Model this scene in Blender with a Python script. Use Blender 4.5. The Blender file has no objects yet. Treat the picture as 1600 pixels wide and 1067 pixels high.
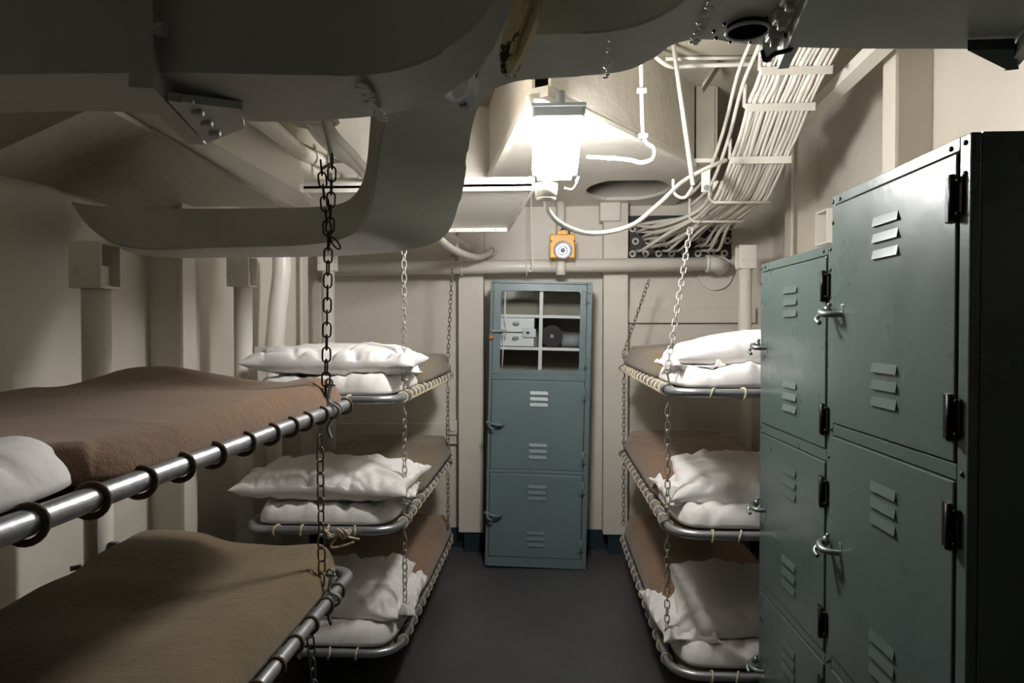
import bpy, bmesh, math, random
from mathutils import Vector, Matrix, noise
import numpy as np
random.seed(7)
SC = bpy.context.scene
C = SC.collection
F = 1067.0
CAMZ = 1.51
# ------------------------------------------------------------ camera
cam_d = bpy.data.cameras.new('camera'); cam = bpy.data.objects.new('camera', cam_d); C.objects.link(cam)
cam.location = (0, 0, CAMZ)
YAW = math.atan(56/F); PITCH = math.atan(17.5/F)
cam.rotation_euler = (math.pi/2-PITCH, 0, YAW)
cam_d.sensor_width = 36; cam_d.lens = 36*F/1600; cam_d.clip_start = .02
SC.camera = cam
# ------------------------------------------------------------ world, light, exposure
w = bpy.data.worlds.new('world'); SC.world = w; w.use_nodes = True
w.node_tree.nodes['Background'].inputs[0].default_value = (.6, .75, 1, 1)
w.node_tree.nodes['Background'].inputs[1].default_value = .05
LAMP_POWER = 215.0
SC.view_settings.view_transform = 'Standard'; SC.view_settings.look = 'None'
SC.view_settings.gamma = 1; SC.view_settings.use_curve_mapping = False
SC.view_settings.exposure = 0.0
def area(name, loc, rot, sx, sy, power, col):
    d = bpy.data.lights.new(name, 'AREA'); d.shape = 'RECTANGLE'; d.size = sx; d.size_y = sy
    d.energy = power; d.color = col
    o = bpy.data.objects.new(name, d); C.objects.link(o); o.location = loc; o.rotation_euler = rot
    return o
# dim bluish fill light, added and unseen, behind the camera over the left bunks
area('aft_fill_light', (-.35, -.75, 2.5), (0, 0, 0), 1.0, .5, .35, (.78, .88, 1))

RCAM = cam.rotation_euler.to_matrix()
def ray(px, py): return RCAM @ Vector(((px-800)/F, -(py-533.5)/F, -1))
def P(px, py, y):
    d = ray(px, py); k = y/d.y; return Vector((d.x*k, y, CAMZ+d.z*k))
def PH(px, py, h):
    d = ray(px, py); k = (h-CAMZ)/d.z; return Vector((d.x*k, d.y*k, h))
def PX(px, py, x):
    d = ray(px, py); k = x/d.x; return Vector((x, d.y*k, CAMZ+d.z*k))

# ------------------------------------------------------------ materials
def srgb(r, g, b):
    f = lambda c: ((c/255+.055)/1.055)**2.4 if c/255 > .04045 else c/255/12.92
    return (f(r), f(g), f(b), 1)
def mat(name, col, rough=.5, metal=0, var=.0, vscale=3, bump=0, bscale=20, spots=None, spotamt=.0, spec=.5, fine=0, sheen=0, coat=0):
    m = bpy.data.materials.new(name); m.use_nodes = True
    nt = m.node_tree; N = nt.nodes; L = nt.links; b = N['Principled BSDF']
    b.inputs['Base Color'].default_value = col; b.inputs['Roughness'].default_value = rough
    b.inputs['Metallic'].default_value = metal; b.inputs['Specular IOR Level'].default_value = spec
    if sheen: b.inputs['Sheen Weight'].default_value = sheen; b.inputs['Sheen Roughness'].default_value = .6
    if coat: b.inputs['Coat Weight'].default_value = coat; b.inputs['Coat Roughness'].default_value = .25
    tc = N.new('ShaderNodeTexCoord'); out = None
    def nz(scale, det=4, rg=.6):
        n = N.new('ShaderNodeTexNoise'); n.inputs['Scale'].default_value = scale; n.inputs['Detail'].default_value = det
        n.inputs['Roughness'].default_value = rg; L.new(tc.outputs['Object'], n.inputs['Vector']); return n.outputs['Fac']
    cur = None
    if var:
        mx = N.new('ShaderNodeMix'); mx.data_type = 'RGBA'
        r = N.new('ShaderNodeValToRGB'); r.color_ramp.elements[0].position = .35; r.color_ramp.elements[1].position = .68
        L.new(nz(vscale, 6), r.inputs[0]); L.new(r.outputs[0], mx.inputs[0])
        mx.inputs[6].default_value = tuple(c*(1-var) for c in col[:3])+(1,); mx.inputs[7].default_value = tuple(min(1, c*(1+var)) for c in col[:3])+(1,)
        cur = mx.outputs[2]
        rr = N.new('ShaderNodeMapRange'); rr.inputs[3].default_value = max(.05, rough-.12); rr.inputs[4].default_value = min(1, rough+.12)
        L.new(nz(vscale*2.3, 3), rr.inputs[0]); L.new(rr.outputs[0], b.inputs['Roughness'])
    if spots:
        mx = N.new('ShaderNodeMix'); mx.data_type = 'RGBA'
        r = N.new('ShaderNodeValToRGB'); r.color_ramp.elements[0].position = 1-spotamt-.02; r.color_ramp.elements[1].position = 1-spotamt+.01
        L.new(nz(14, 8, .72), r.inputs[0]); L.new(r.outputs[0], mx.inputs[0])
        if cur: L.new(cur, mx.inputs[6])
        else: mx.inputs[6].default_value = col
        mx.inputs[7].default_value = spots; cur = mx.outputs[2]
    if cur: L.new(cur, b.inputs['Base Color'])
    if bump or fine:
        bp = N.new('ShaderNodeBump'); bp.inputs['Strength'].default_value = 1; bp.inputs['Distance'].default_value = bump or .001
        L.new(nz(bscale, 4), bp.inputs['Height'])
        last = bp
        if fine:
            b2 = N.new('ShaderNodeBump'); b2.inputs['Distance'].default_value = fine; L.new(nz(260, 3, .7), b2.inputs['Height'])
            L.new(bp.outputs[0], b2.inputs['Normal']); last = b2
        L.new(last.outputs[0], b.inputs['Normal'])
    return m
CREAM = mat('cream_paint', srgb(218, 211, 199), .42, var=.07, vscale=1.3, bump=.006, bscale=6, spots=srgb(120, 95, 66), spotamt=.235)
CREAM2 = mat('cream_paint_smooth', srgb(226, 221, 211), .38, var=.05, vscale=2, bump=.003, bscale=14)
DUCT = mat('duct_paint', srgb(178, 180, 172), .45, var=.09, vscale=3, bump=.0025, bscale=6, spots=srgb(84, 74, 60), spotamt=.235)
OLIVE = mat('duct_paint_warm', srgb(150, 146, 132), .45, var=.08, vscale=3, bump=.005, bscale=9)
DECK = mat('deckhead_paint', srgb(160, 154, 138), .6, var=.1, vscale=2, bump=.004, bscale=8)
FLOOR = mat('deck_paint', srgb(74, 72, 74), .42, var=.14, vscale=2.5, bump=.002, bscale=30, spots=srgb(150, 140, 130), spotamt=.19)
TEAL = mat('dark_teal_paint', srgb(36, 52, 58), .4, var=.1, bump=.002)
LOCK = mat('locker_paint', srgb(80, 93, 91), .3, var=.05, vscale=2.2, bump=.0012, bscale=9, spec=.5)
LOCKB = mat('locker_paint_pale', srgb(104, 121, 125), .36, var=.04, vscale=3, bump=.001, bscale=9)
LOCKD = mat('locker_dark', srgb(44, 56, 58), .45)
WHITEM = mat('white_metal', srgb(214, 216, 214), .4)
GALV = mat('galvanised_tube', srgb(176, 178, 182), .36, metal=.75, var=.14, vscale=9, bump=.0006, bscale=60)
STEEL = mat('handle_steel', srgb(140, 146, 146), .35, metal=.7, var=.1)
BLACKM = mat('black_iron', srgb(40, 38, 37), .42, metal=.7, var=.2, vscale=30, bump=.0008, bscale=80)
CHAINM = mat('dull_chain_steel', srgb(122, 112, 98), .42, metal=.75, var=.25, vscale=40)
CHAINL = mat('bright_chain_steel', srgb(176, 172, 164), .4, metal=.6, var=.2, vscale=40)
ROPE = mat('cream_rope', srgb(205, 190, 165), .8, var=.15, vscale=60, bump=.002, bscale=120)
ROPED = mat('brown_rope', srgb(96, 76, 60), .8, var=.2, vscale=60, bump=.002, bscale=120)
WOOLB = mat('brown_wool', srgb(132, 102, 77), .95, var=.13, vscale=5, bump=.004, bscale=40, fine=.0016, sheen=.25, spec=.1)
WOOLG = mat('olive_wool', srgb(112, 95, 66), .95, var=.13, vscale=5, bump=.004, bscale=40, fine=.0016, sheen=.25, spec=.1)
COTTON = mat('white_cotton', srgb(232, 228, 226), .8, var=.02, bump=.008, bscale=6, spec=.2, sheen=.1)
CANVAS = mat('canvas', srgb(150, 142, 118), .9)
YELLOW = mat('yellow_plastic', srgb(232, 170, 44), .4)
BRASS = mat('brass', srgb(170, 120, 70), .4, metal=.7)
CHIP = mat('chipped_strap', srgb(184, 166, 124), .5, var=.15, spots=srgb(34, 30, 26), spotamt=.42, bump=.004)
GREYM = mat('lamp_housing_grey', srgb(150, 156, 160), .5)
CHROME = mat('chrome_reflector', srgb(150, 154, 160), .4, metal=.6, var=.3, vscale=40)
BLACKR = mat('black_rubber_and_gap_shade', srgb(22, 22, 24), .5)
HOLE_SHADE = mat('hole_shade_black', (.003, .003, .003, 1), 1, spec=0)
BLACKP = mat('black_plate', srgb(40, 40, 40), .5, var=.2)
def glassmat():
    m = bpy.data.materials.new('window_glass'); m.use_nodes = True; N = m.node_tree.nodes; L = m.node_tree.links; N.clear()
    t = N.new('ShaderNodeBsdfTransparent'); t.inputs[0].default_value = (.985, .99, .99, 1)
    g = N.new('ShaderNodeBsdfGlossy'); g.inputs['Roughness'].default_value = .03
    f = N.new('ShaderNodeFresnel'); f.inputs[0].default_value = 1.6
    x = N.new('ShaderNodeMixShader'); o = N.new('ShaderNodeOutputMaterial')
    L.new(f.outputs[0], x.inputs[0]); L.new(t.outputs[0], x.inputs[1]); L.new(g.outputs[0], x.inputs[2]); L.new(x.outputs[0], o.inputs[0])
    return m
GLASS = glassmat()
def emis(name, col, s):
    m = bpy.data.materials.new(name); m.use_nodes = True; N = m.node_tree.nodes; N.clear()
    e = N.new('ShaderNodeEmission'); e.inputs[0].default_value = col; e.inputs[1].default_value = s
    o = N.new('ShaderNodeOutputMaterial'); m.node_tree.links.new(e.outputs[0], o.inputs[0]); return m
LENS = emis('lit_lens', (1, .985, .96, 1), LAMP_POWER)

# ------------------------------------------------------------ builders
def catmull(pts, n=8):
    pts = [Vector(p) for p in pts]; out = []
    for i in range(len(pts)-1):
        p0 = pts[max(i-1, 0)]; p1 = pts[i]; p2 = pts[i+1]; p3 = pts[min(i+2, len(pts)-1)]
        for k in range(n):
            t = k/n
            out.append(.5*((2*p1)+(p2-p0)*t+(2*p0-5*p1+4*p2-p3)*t*t+(3*p1-p0-3*p2+p3)*t**3))
    out.append(pts[-1]); return out
class MB:
    def __init__(s): s.bm = bmesh.new()
    def box(s, a, b, bev=0, rot=None, piv=None):
        c = [(a[i]+b[i])/2 for i in range(3)]; d = [abs(b[i]-a[i]) for i in range(3)]
        M = Matrix.Translation(c) @ Matrix.Diagonal((*d, 1))
        if rot is not None: M = Matrix.Translation(piv or c) @ rot.to_4x4() @ Matrix.Translation(-Vector(piv or c)) @ M
        r = bmesh.ops.create_cube(s.bm, size=1, matrix=M)
        if bev:
            es = list({e for v in r['verts'] for e in v.link_edges})
            bmesh.ops.bevel(s.bm, geom=es, offset=bev, segments=2, affect='EDGES', profile=.5)
        return s
    def tube(s, pts, r, seg=10, closed=False, caps=True):
        pts = [Vector(p) for p in pts]; n = len(pts); rings = []
        up = None
        for i, p in enumerate(pts):
            if closed: t = pts[(i+1) % n]-pts[i-1]
            else: t = pts[min(i+1, n-1)]-pts[max(i-1, 0)]
            t = t.normalized() if t.length > 1e-9 else Vector((0, 0, 1))
            if up is None: up = Vector((0, 0, 1)) if abs(t.z) < .9 else Vector((1, 0, 0))
            u = t.cross(up)
            if u.length < 1e-6: u = t.orthogonal()
            u.normalize(); v = u.cross(t).normalized(); up = v
            rr = r[i] if isinstance(r, (list, tuple)) else r
            rings.append([s.bm.verts.new(p+rr*(u*math.cos(2*math.pi*k/seg)+v*math.sin(2*math.pi*k/seg))) for k in range(seg)])
        m = n if closed else n-1
        for i in range(m):
            a = rings[i]; b = rings[(i+1) % n]
            for k in range(seg):
                try: s.bm.faces.new((a[k], a[(k+1) % seg], b[(k+1) % seg], b[k])).smooth = True
                except ValueError: pass
        if caps and not closed:
            s.bm.faces.new(rings[0]); s.bm.faces.new(rings[-1][::-1])
        return s
    def cyl(s, a, b, r, seg=16, r2=None): return s.tube([a, b], [r, r if r2 is None else r2], seg)
    def ball(s, c, r, sc=(1, 1, 1), u=12, v=8):
        ret = bmesh.ops.create_uvsphere(s.bm, u_segments=u, v_segments=v, radius=r, matrix=Matrix.Translation(c) @ Matrix.Diagonal((*sc, 1)))
        for x in ret['verts']:
            for f in x.link_faces: f.smooth = True
        return s
    def prism(s, poly, off):           # poly: list of 3D points, off: extrusion vector
        off = Vector(off); a = [s.bm.verts.new(p) for p in poly]; b = [s.bm.verts.new(Vector(p)+off) for p in poly]
        s.bm.faces.new(a); s.bm.faces.new(b[::-1]); n = len(a)
        for i in range(n): s.bm.faces.new((a[i], b[i], b[(i+1) % n], a[(i+1) % n]))
        return s
    def strip(s, A, B, smooth=True):
        a = [s.bm.verts.new(p) for p in A]; b = [s.bm.verts.new(p) for p in B]
        for i in range(len(a)-1):
            f = s.bm.faces.new((a[i], a[i+1], b[i+1], b[i])); f.smooth = smooth
        return s
    def ribbon(s, pts, wdir, wd, th):  # flat bar following pts
        pts = [Vector(p) for p in pts]; wdir = Vector(wdir).normalized(); rows = []
        for i, p in enumerate(pts):
            t = (pts[min(i+1, len(pts)-1)]-pts[max(i-1, 0)]).normalized(); n = t.cross(wdir).normalized()
            rows.append([s.bm.verts.new(p+wdir*a*wd/2+n*b*th/2) for a, b in ((-1, -1), (1, -1), (1, 1), (-1, 1))])
        for i in range(len(rows)-1):
            for k in range(4): s.bm.faces.new((rows[i][k], rows[i][(k+1) % 4], rows[i+1][(k+1) % 4], rows[i+1][k]))
        s.bm.faces.new(rows[0][::-1]); s.bm.faces.new(rows[-1]); return s
    def build(s, name, m, parent=None, local=False, fixn=True):
        if fixn: bmesh.ops.recalc_face_normals(s.bm, faces=s.bm.faces)
        me = bpy.data.meshes.new(name); loc = Vector((0, 0, 0))
        if parent is not None:
            if not local:
                o = parent
                while o: loc = loc+o.location; o = o.parent
                bmesh.ops.translate(s.bm, vec=-loc, verts=s.bm.verts)
        elif not local:
            vs = [v.co for v in s.bm.verts]
            loc = Vector(((min(v.x for v in vs)+max(v.x for v in vs))/2, (min(v.y for v in vs)+max(v.y for v in vs))/2, min(v.z for v in vs)))
            bmesh.ops.translate(s.bm, vec=-loc, verts=s.bm.verts)
        s.bm.to_mesh(me); s.bm.free(); me.materials.append(m)
        o = bpy.data.objects.new(name, me); C.objects.link(o)
        if parent is not None: o.parent = parent
        elif not local: o.location = loc
        return o
def tag(o, label, cat, group=None, kind=None):
    o['label'] = label; o['category'] = cat
    if group: o['group'] = group
    if kind: o['kind'] = kind
    return o
def thing(name, label, cat, loc=(0, 0, 0), group=None, rot=(0, 0, 0)):
    o = bpy.data.objects.new(name, None); C.objects.link(o); o.empty_display_size = .05
    o.location = loc; o.rotation_euler = rot; return tag(o, label, cat, group)
def struct(o, parentless=True): o['kind'] = 'structure'; return o
def inst(me, name, parent, loc, rot=None, quat=None):
    o = bpy.data.objects.new(name, me); C.objects.link(o); o.parent = parent; o.location = loc
    if quat is not None: o.rotation_mode = 'QUATERNION'; o.rotation_quaternion = quat
    elif rot: o.rotation_euler = rot
    return o
def S(mb, name, m): return struct(mb.build(name, m))

# ------------------------------------------------------------ the room shell
XL, XR, YB, YF, ZC = -1.60, 1.52, -3.2, 4.72, 2.75
S(MB().box((XL-.1, YB-.1, -.1), (XR+.1, YF+.1, 0)), 'floor', FLOOR)
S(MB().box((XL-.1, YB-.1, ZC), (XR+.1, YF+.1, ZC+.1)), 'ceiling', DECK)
S(MB().box((XL-.1, YB, 0), (XL, YF, ZC)), 'wall_left', CREAM)
S(MB().box((XR, YB, 0), (XR+.1, YF, ZC)), 'wall_right', CREAM)
S(MB().box((XL-.1, YF, 0), (XR+.1, YF+.1, ZC)), 'wall_back', CREAM)
S(MB().box((XL-.1, YB-.1, 0), (XR+.1, YB, ZC)), 'wall_front', DECK)
S(MB().box((XL, YF-.012, 0), (XR, YF-.0005, .135)), 'baseboard_back', TEAL)
S(MB().box((XL+.0005, YB, 0), (XL+.012, YF-.012, .135)), 'baseboard_left', TEAL)
S(MB().box((XR-.012, YB, 0), (XR-.0005, YF-.012, .135)), 'baseboard_right', TEAL)
SOF = 2.36
KS = (SOF-CAMZ)/.79
def soffit():
    outline = [(0, 2.27*KS), (.69*KS, 3.27*KS), (.86, 3.27*KS), (.86, YF-.002), (XL+.002, YF-.002), (XL+.002, 3.5*KS), (-.3*KS, 3.5*KS), (-.06*KS, 2.3*KS)]
    hole = [(.48+.25*math.cos(t), 4.2+.33*math.sin(t)) for t in [2*math.pi*k/32 for k in range(32)]]
    hole = [(x, min(max(y, 3.92), 4.5)) for x, y in hole]
    bm = bmesh.new(); top = []
    for z in (SOF, SOF+.02):
        es = []; allv = []
        for loop in (outline, hole):
            vs = [bm.verts.new((x, y, z)) for x, y in loop]; allv.append(vs)
            es += [bm.edges.new((vs[i], vs[(i+1) % len(vs)])) for i in range(len(vs))]
        bmesh.ops.triangle_fill(bm, edges=es, use_beauty=True); top.append(allv)
    for li in range(2):
        a, b = top[0][li], top[1][li]; n = len(a)
        for i in range(n): bm.faces.new((a[i], a[(i+1) % n], b[(i+1) % n], b[i]))
    mb = MB(); mb.bm.free(); mb.bm = bm
    S(mb, 'trim_1', CREAM2)
soffit()
def vplate(p, q, z0, z1, th, name, m=CREAM):
    p = (p[0]*KS, p[1]*KS); q = (q[0]*KS, q[1]*KS)
    d = (Vector((q[0], q[1], 0))-Vector((p[0], p[1], 0))).normalized(); n = Vector((-d.y, d.x, 0))*th
    S(MB().prism([Vector((p[0], p[1], z0)), Vector((q[0], q[1], z0)), Vector((q[0], q[1], z1)), Vector((p[0], p[1], z1))], n), name, m)
vplate((.01, 2.28), (.69, 3.28), SOF+.021, ZC-.001, .012, 'trim_2')        # sides of the raised bays above the soffit
vplate((.86/KS, 3.29), (.86/KS, 4.70/KS), SOF+.021, ZC-.001, .012, 'trim_21', DECK)  # unseen plate, added to darken the space seen through the soffit hole
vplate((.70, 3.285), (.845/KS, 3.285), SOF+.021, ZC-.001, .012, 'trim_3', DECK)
vplate((-.3, 3.5), (-.055, 2.31), SOF+.021, ZC-.001, .012, 'trim_4')
vplate((XL/KS+.003, 3.515), (-.3, 3.515), SOF+.021, ZC-.001, .012, 'trim_5')
# flange lips along the bay edges
def lip(p, q, z, name, wd=.035, h=.018):
    p = (p[0]*KS, p[1]*KS); q = (q[0]*KS, q[1]*KS)
    d = (Vector(q)-Vector(p)).normalized(); n = Vector((-d.y, d.x, 0))*wd
    S(MB().prism([Vector((*p, z)), Vector((*q, z)), Vector((*q, z+h)), Vector((*p, z+h))], n), name, CREAM2)
lip((.0, 2.265), (.70, 3.275), SOF-.019, 'trim_6')
lip((-.315, 3.50), (-.075, 2.30), SOF-.04, 'trim_7', .03, .039)
lip((-.66, 3.48), (-.31, 3.48), SOF-.04, 'trim_8', .03, .039)
# pilasters of the back wall with their dark feet
def pilaster(xa, xb, name, ztop):
    S(MB().box((xa, 4.6, .135), (xb, YF-.013, ztop), .004), name, CREAM)
    S(MB().box((xa+.035, 4.615, 0), (xb-.025, YF-.014, .1345), .003), name+'_foot', TEAL)
pilaster(-.605, -.435, 'trim_9', SOF-.001)
pilaster(.372, .535, 'trim_10', SOF-.001)
S(MB().box((-.462, 2.235, 1.93), (-.45, 2.72, ZC-.001)).box((-.462, 2.03, 2.12), (-.45, 2.235, ZC-.001)), 'trim_22', CREAM)   # unseen plate behind the S of the duct, added to shade the upper left
S(MB().box((.345, 4.56, 2.235), (.48, 4.71, SOF-.001), .006), 'trim_11', CREAM2)
# web frames down both side walls
for i, (sx, y) in enumerate([(-1, 1.30), (-1, 2.62), (-1, 3.93), (1, .9), (1, 2.76), (1, 3.9)]):
    xw = XL if sx < 0 else XR
    mb = MB().box((xw-sx*.0005, y+.04, .136), (xw-sx*.15, y+.055, ZC-.001)).box((xw-sx*.15, y, .136), (xw-sx*.165, y+.1, ZC-.001), .002)
    S(mb, 'trim_%d' % (12+i), CREAM)
# shallow stringers on the right of the back wall
S(MB().box((.537, 4.68, 1.56), (1.40, YF-.0005, 1.665), .004), 'trim_18', CREAM)
S(MB().box((.537, 4.695, .70), (1.40, YF-.0005, .80), .004), 'trim_19', CREAM)
S(MB().box((-1.5, 4.69, .72), (-.606, YF-.0005, .86), .004), 'trim_20', CREAM)
mb = MB().box((-.70, 4.67, .79), (-.62, 4.7199, .89), .004).cyl((-.655, 4.672, .835), (-.655, 4.655, .835), .02, 12).cyl((-.655, 4.66, .835), (-.655, 4.648, .835), .009, 8)
tag(mb.build('wall_fitting', CREAM2), 'small cream square boss with a round stud beside the left pilaster', 'fitting')
# lit sheet box beneath the soffit left of the lamp
bx = PH(835, 291, 2.15); bf = P(795, 357, 3.65); dz = bf.z-2.15
t = MB().prism([Vector((-1.15, bx.y, 2.15)), bx, bf, Vector((-1.15, bf.y, bf.z))], (0, 0, .012))
o = tag(t.build('ceiling_panel', CREAM2), 'cream sheet metal panel with turned-up rim below the soffit beside the lit lantern', 'panel')
for a, b in ((bx, bf), (bf, Vector((-1.15, bf.y, bf.z))), (Vector((-1.15, bx.y, 2.15)), bx)):
    d = (b-a).normalized(); nn = Vector((-d.y, d.x, 0))*.012; dn = Vector((0, 0, -.018))
    MB().prism([a+dn, b+dn, b+dn+Vector((0, 0, .06)), a+dn+Vector((0, 0, .06))], nn).build('rim', CREAM2, o)
for px in (712, 741, 775): q = P(px, 356, 3.65); MB().ball((q.x, q.y-.016, bf.z-.008), .006, u=8, v=5).build('screw', CREAM2, o)
mb = MB()
for (x, y) in ((-1.0, 3.1), (-.55, 3.1), (-1.0, 3.6), (-.5, 3.6)): MB().cyl((x, y, 2.155+dz*(y-bx.y)/(bf.y-bx.y)), (x, y, SOF-.001), .012, 8).build('hanger', CREAM2, o)


# longitudinal beams and pipes of the left deckhead
def beam(name, a, b, wd, h, m, label, cat='beam'):
    a = Vector(a); b = Vector(b); d = (b-a).normalized(); u = Vector((d.y, -d.x, 0)).normalized()*wd/2
    mb = MB().prism([a-u, a+u, a+u+Vector((0, 0, h)), a-u+Vector((0, 0, h))], b-a)
    return tag(mb.build(name, m), label, cat)
beam('ceiling_beam', (-1.19, 1.72, 2.13), (-1.19, 3.46, 2.13), .17, .15, CREAM2, 'wide cream box beam running away above the hanging chain on the left')
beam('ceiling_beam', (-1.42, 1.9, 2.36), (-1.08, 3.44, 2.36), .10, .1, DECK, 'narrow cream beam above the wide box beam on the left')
mb = MB().tube(catmull([P(385, 170, 2.3), P(430, 205, 2.6), P(470, 238, 3.0), P(500, 252, 3.3)], 6), .034, 12)
tag(mb.build('ceiling_pipe', CREAM2), 'fat cream pipe slanting down through the opening above the long chain', 'pipe')
mb = MB().box((-1.10, 2.60, 2.135), (-.72, 2.68, 2.175))
for i, (dx, r) in enumerate(((0, .022), (.06, .028), (.11, .018))):
    mb = MB().tube(catmull([P(480+dx*200, 182, 2.15), P(503+dx*200, 215, 2.3), P(530+dx*180, 240, 2.6), P(560+dx*120, 262+i*3, 2.9), P(585, 290, 3.3)], 6), r, 10)
    tag(mb.build('ceiling_cable', CREAM2), ['lagged cream cable nearest the chain top in the left opening', 'thickest lagged cream cable bunched above the chain', 'thin lagged cream cable at the right of the bunch above the chain'][i], 'cable', 'lagged cables above the left bunks')
mb = MB()
for k in range(3): mb.tube([P(488+k*4, 186+k*3, 2.2+.02*k)+Vector((.07*math.cos(a), .015*math.sin(a), .02*math.sin(a))) for a in [2*math.pi*q/14 for q in range(14)]], .006, 6, closed=True)
tag(mb.build('cable_lashing', CREAM2), 'painted lashing around the cable bunch over the left opening', 'lashing')
# sloping knee plates at the upper left
def plate(name, pts, off, m, label, cat):
    return tag(MB().prism([Vector(p) for p in pts], off).build(name, m), label, cat)
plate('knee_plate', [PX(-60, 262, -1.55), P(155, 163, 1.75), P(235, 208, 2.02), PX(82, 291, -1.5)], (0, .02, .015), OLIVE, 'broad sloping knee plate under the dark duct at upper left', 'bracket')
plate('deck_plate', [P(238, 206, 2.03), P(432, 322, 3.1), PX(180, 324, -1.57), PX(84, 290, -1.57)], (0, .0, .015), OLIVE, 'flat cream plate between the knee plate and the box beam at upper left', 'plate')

# ------------------------------------------------------------ posts with brackets
def post(x, y, ztop, side, label):
    t = thing('bunk_post', label, 'post', (x, y, 0))
    MB().cyl((x, y, 0), (x, y, ztop-.13), .04, 24).build('pipe', CREAM2, t)
    w_, d_, h_, th = .1, .1, .14, .008; z0 = ztop-h_
    bx0 = x-.055 if side < 0 else x-.045
    mb = MB()
    mb.box((bx0, y-.045, z0), (bx0+w_, y-.045+th, ztop), .002).box((bx0, y+.055-th, z0), (bx0+w_, y+.055, ztop), .002)
    mb.box((bx0, y-.045+th, z0), (bx0+w_, y+.055-th, z0+th)).box((bx0, y-.045+th, ztop-th), (bx0+w_, y+.055-th, ztop))
    if side < 0: mb.box((bx0, y-.045+th, z0+th), (bx0+th, y+.055-th, ztop-th))
    else: mb.box((bx0+w_-th, y-.045+th, z0+th), (bx0+w_, y+.055-th, ztop-th))
    mb.box((x-.02, y-.02, z0+th), (x+.02, y+.03, z0+.07))
    mb.build('bracket', CREAM2, t)
    b = MB()
    for (dx, dz) in ((.02, .05), ): b.cyl((bx0+dx, y-.045, z0+dz), (bx0+dx, y-.056, z0+dz), .007, 6)
    b.build('bolt', CREAM2, t)
    MB().cyl((x, y, .001), (x, y, .015), .07, 20).build('foot_flange', CREAM2, t)
    return t
p1 = post(-1.365, 2.0, 1.775, -1, 'cream bunk post with open box bracket nearest the left edge')
mb = MB().box((-1.325, 1.985, .78), (-1.30, 2.0, .87), .002)
for z in (.80, .85): mb.cyl((-1.312, 1.985, z), (-1.312, 1.972, z), .008, 6)
mb.cyl((-1.40, 1.97, .80), (-1.42, 1.95, .80), .008, 6).build('lug', STEEL, p1)
post(-1.375, 3.02, 1.845, -1, 'cream bunk post behind the flat white pillows of the top bunk')
post(-1.375, 4.22, 2.02, -1, 'cream bunk post in the far left corner by the horizontal pipe')
post(1.19, 4.2, 2.02, 1, 'cream bunk post in the far right corner above the white pillow')
mb = MB().box((-1.325, 3.02, 1.40), (-1.24, 3.03, 1.435), .002)
tag(mb.build('switch_plate', CREAM2), 'small cream plate on the post behind the upper left pillow', 'plate')

# corrugated vent hose
hp = catmull([P(440, 392, 3.5), P(440, 430, 3.5), P(434, 480, 3.5), P(428, 555, 3.5)], 24)
mb = MB().tube(hp, [.047+.0025*(k % 2) for k in range(len(hp))], 18)
t = tag(mb.build('vent_hose', CREAM2), 'corrugated cream vent hose hanging between posts on the left wall', 'hose')
e = hp[-1]
MB().tube([e, e+Vector((-.002, 0, -.05))], .05, 18).tube([e+Vector((0, 0, -.05)), Vector((e.x, e.y, .0))], .038, 18).build('hose_spigot', CREAM2, t)

# horizontal pipe on the back wall
t = thing('wall_pipe', 'long cream pipe running across the back wall above the locker', 'pipe', (0, 4.52, 1.93))
za = P(530, 421, 4.5).z; zb = P(1105, 412, 4.5).z
MB().tube([(P(500, 421, 4.5).x, 4.5, za), (P(1105, 412, 4.5).x, 4.5, zb)], .044, 20).build('pipe', CREAM2, t)
e = P(1105, 412, 4.5)
MB().tube(catmull([e, e+Vector((.06, .01, -.003)), e+Vector((.11, .08, -.01)), e+Vector((.12, .2, -.01))], 6), .05, 18).build('elbow', CREAM2, t)
MB().tube([e+Vector((-.01, 0, 0)), e+Vector((.008, 0, 0))], .056, 20).build('collar', CREAM2, t)
MB().cyl(e+Vector((.10, .195, -.04)), e+Vector((.10, .219, -.04)), .12, 28).build('wall_flange', CREAM2, t)
for px in (823, 722): q = P(px, 418, 4.5); MB().tube([q+Vector((0, .052*math.cos(a), .052*math.sin(a))) for a in [2*math.pi*k/20 for k in range(20)]], .006, 6, closed=True).build('pipe_clip', CREAM2, t)

# ------------------------------------------------------------ large ducts
def loft_duct(name, N, Fp, T, FT, m, label, seg=7):
    def soft(a):
        a = catmull(a, seg)
        for _ in range(14): a = [a[0]]+[(a[i-1]+a[i]*2+a[i+1])/4 for i in range(1, len(a)-1)]+[a[-1]]
        return a
    N, Fp, T, FT = (soft(a) for a in (N, Fp, T, FT)); n = len(N)
    mb = MB(); bm = mb.bm
    R = [[bm.verts.new(a[i]) for a in (N, Fp, FT, T)] for i in range(n)]
    for i in range(n-1):
        for k in range(4):
            f = bm.faces.new((R[i][k], R[i][(k+1) % 4], R[i+1][(k+1) % 4], R[i+1][k])); f.smooth = True
    bm.faces.new(R[0][::-1]); bm.faces.new(R[-1])
    for i in range(n-1):
        for k in range(4):
            e = bm.edges.get((R[i][k], R[i+1][k]))
            if e: e.smooth = False
    bmesh.ops.bevel(bm, geom=[e for e in bm.edges if not e.smooth], offset=.004, segments=2, affect='EDGES')
    for f in bm.faces: f.smooth = True
    o = mb.build(name, m); tag(o, label, 'duct')
    return o
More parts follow.
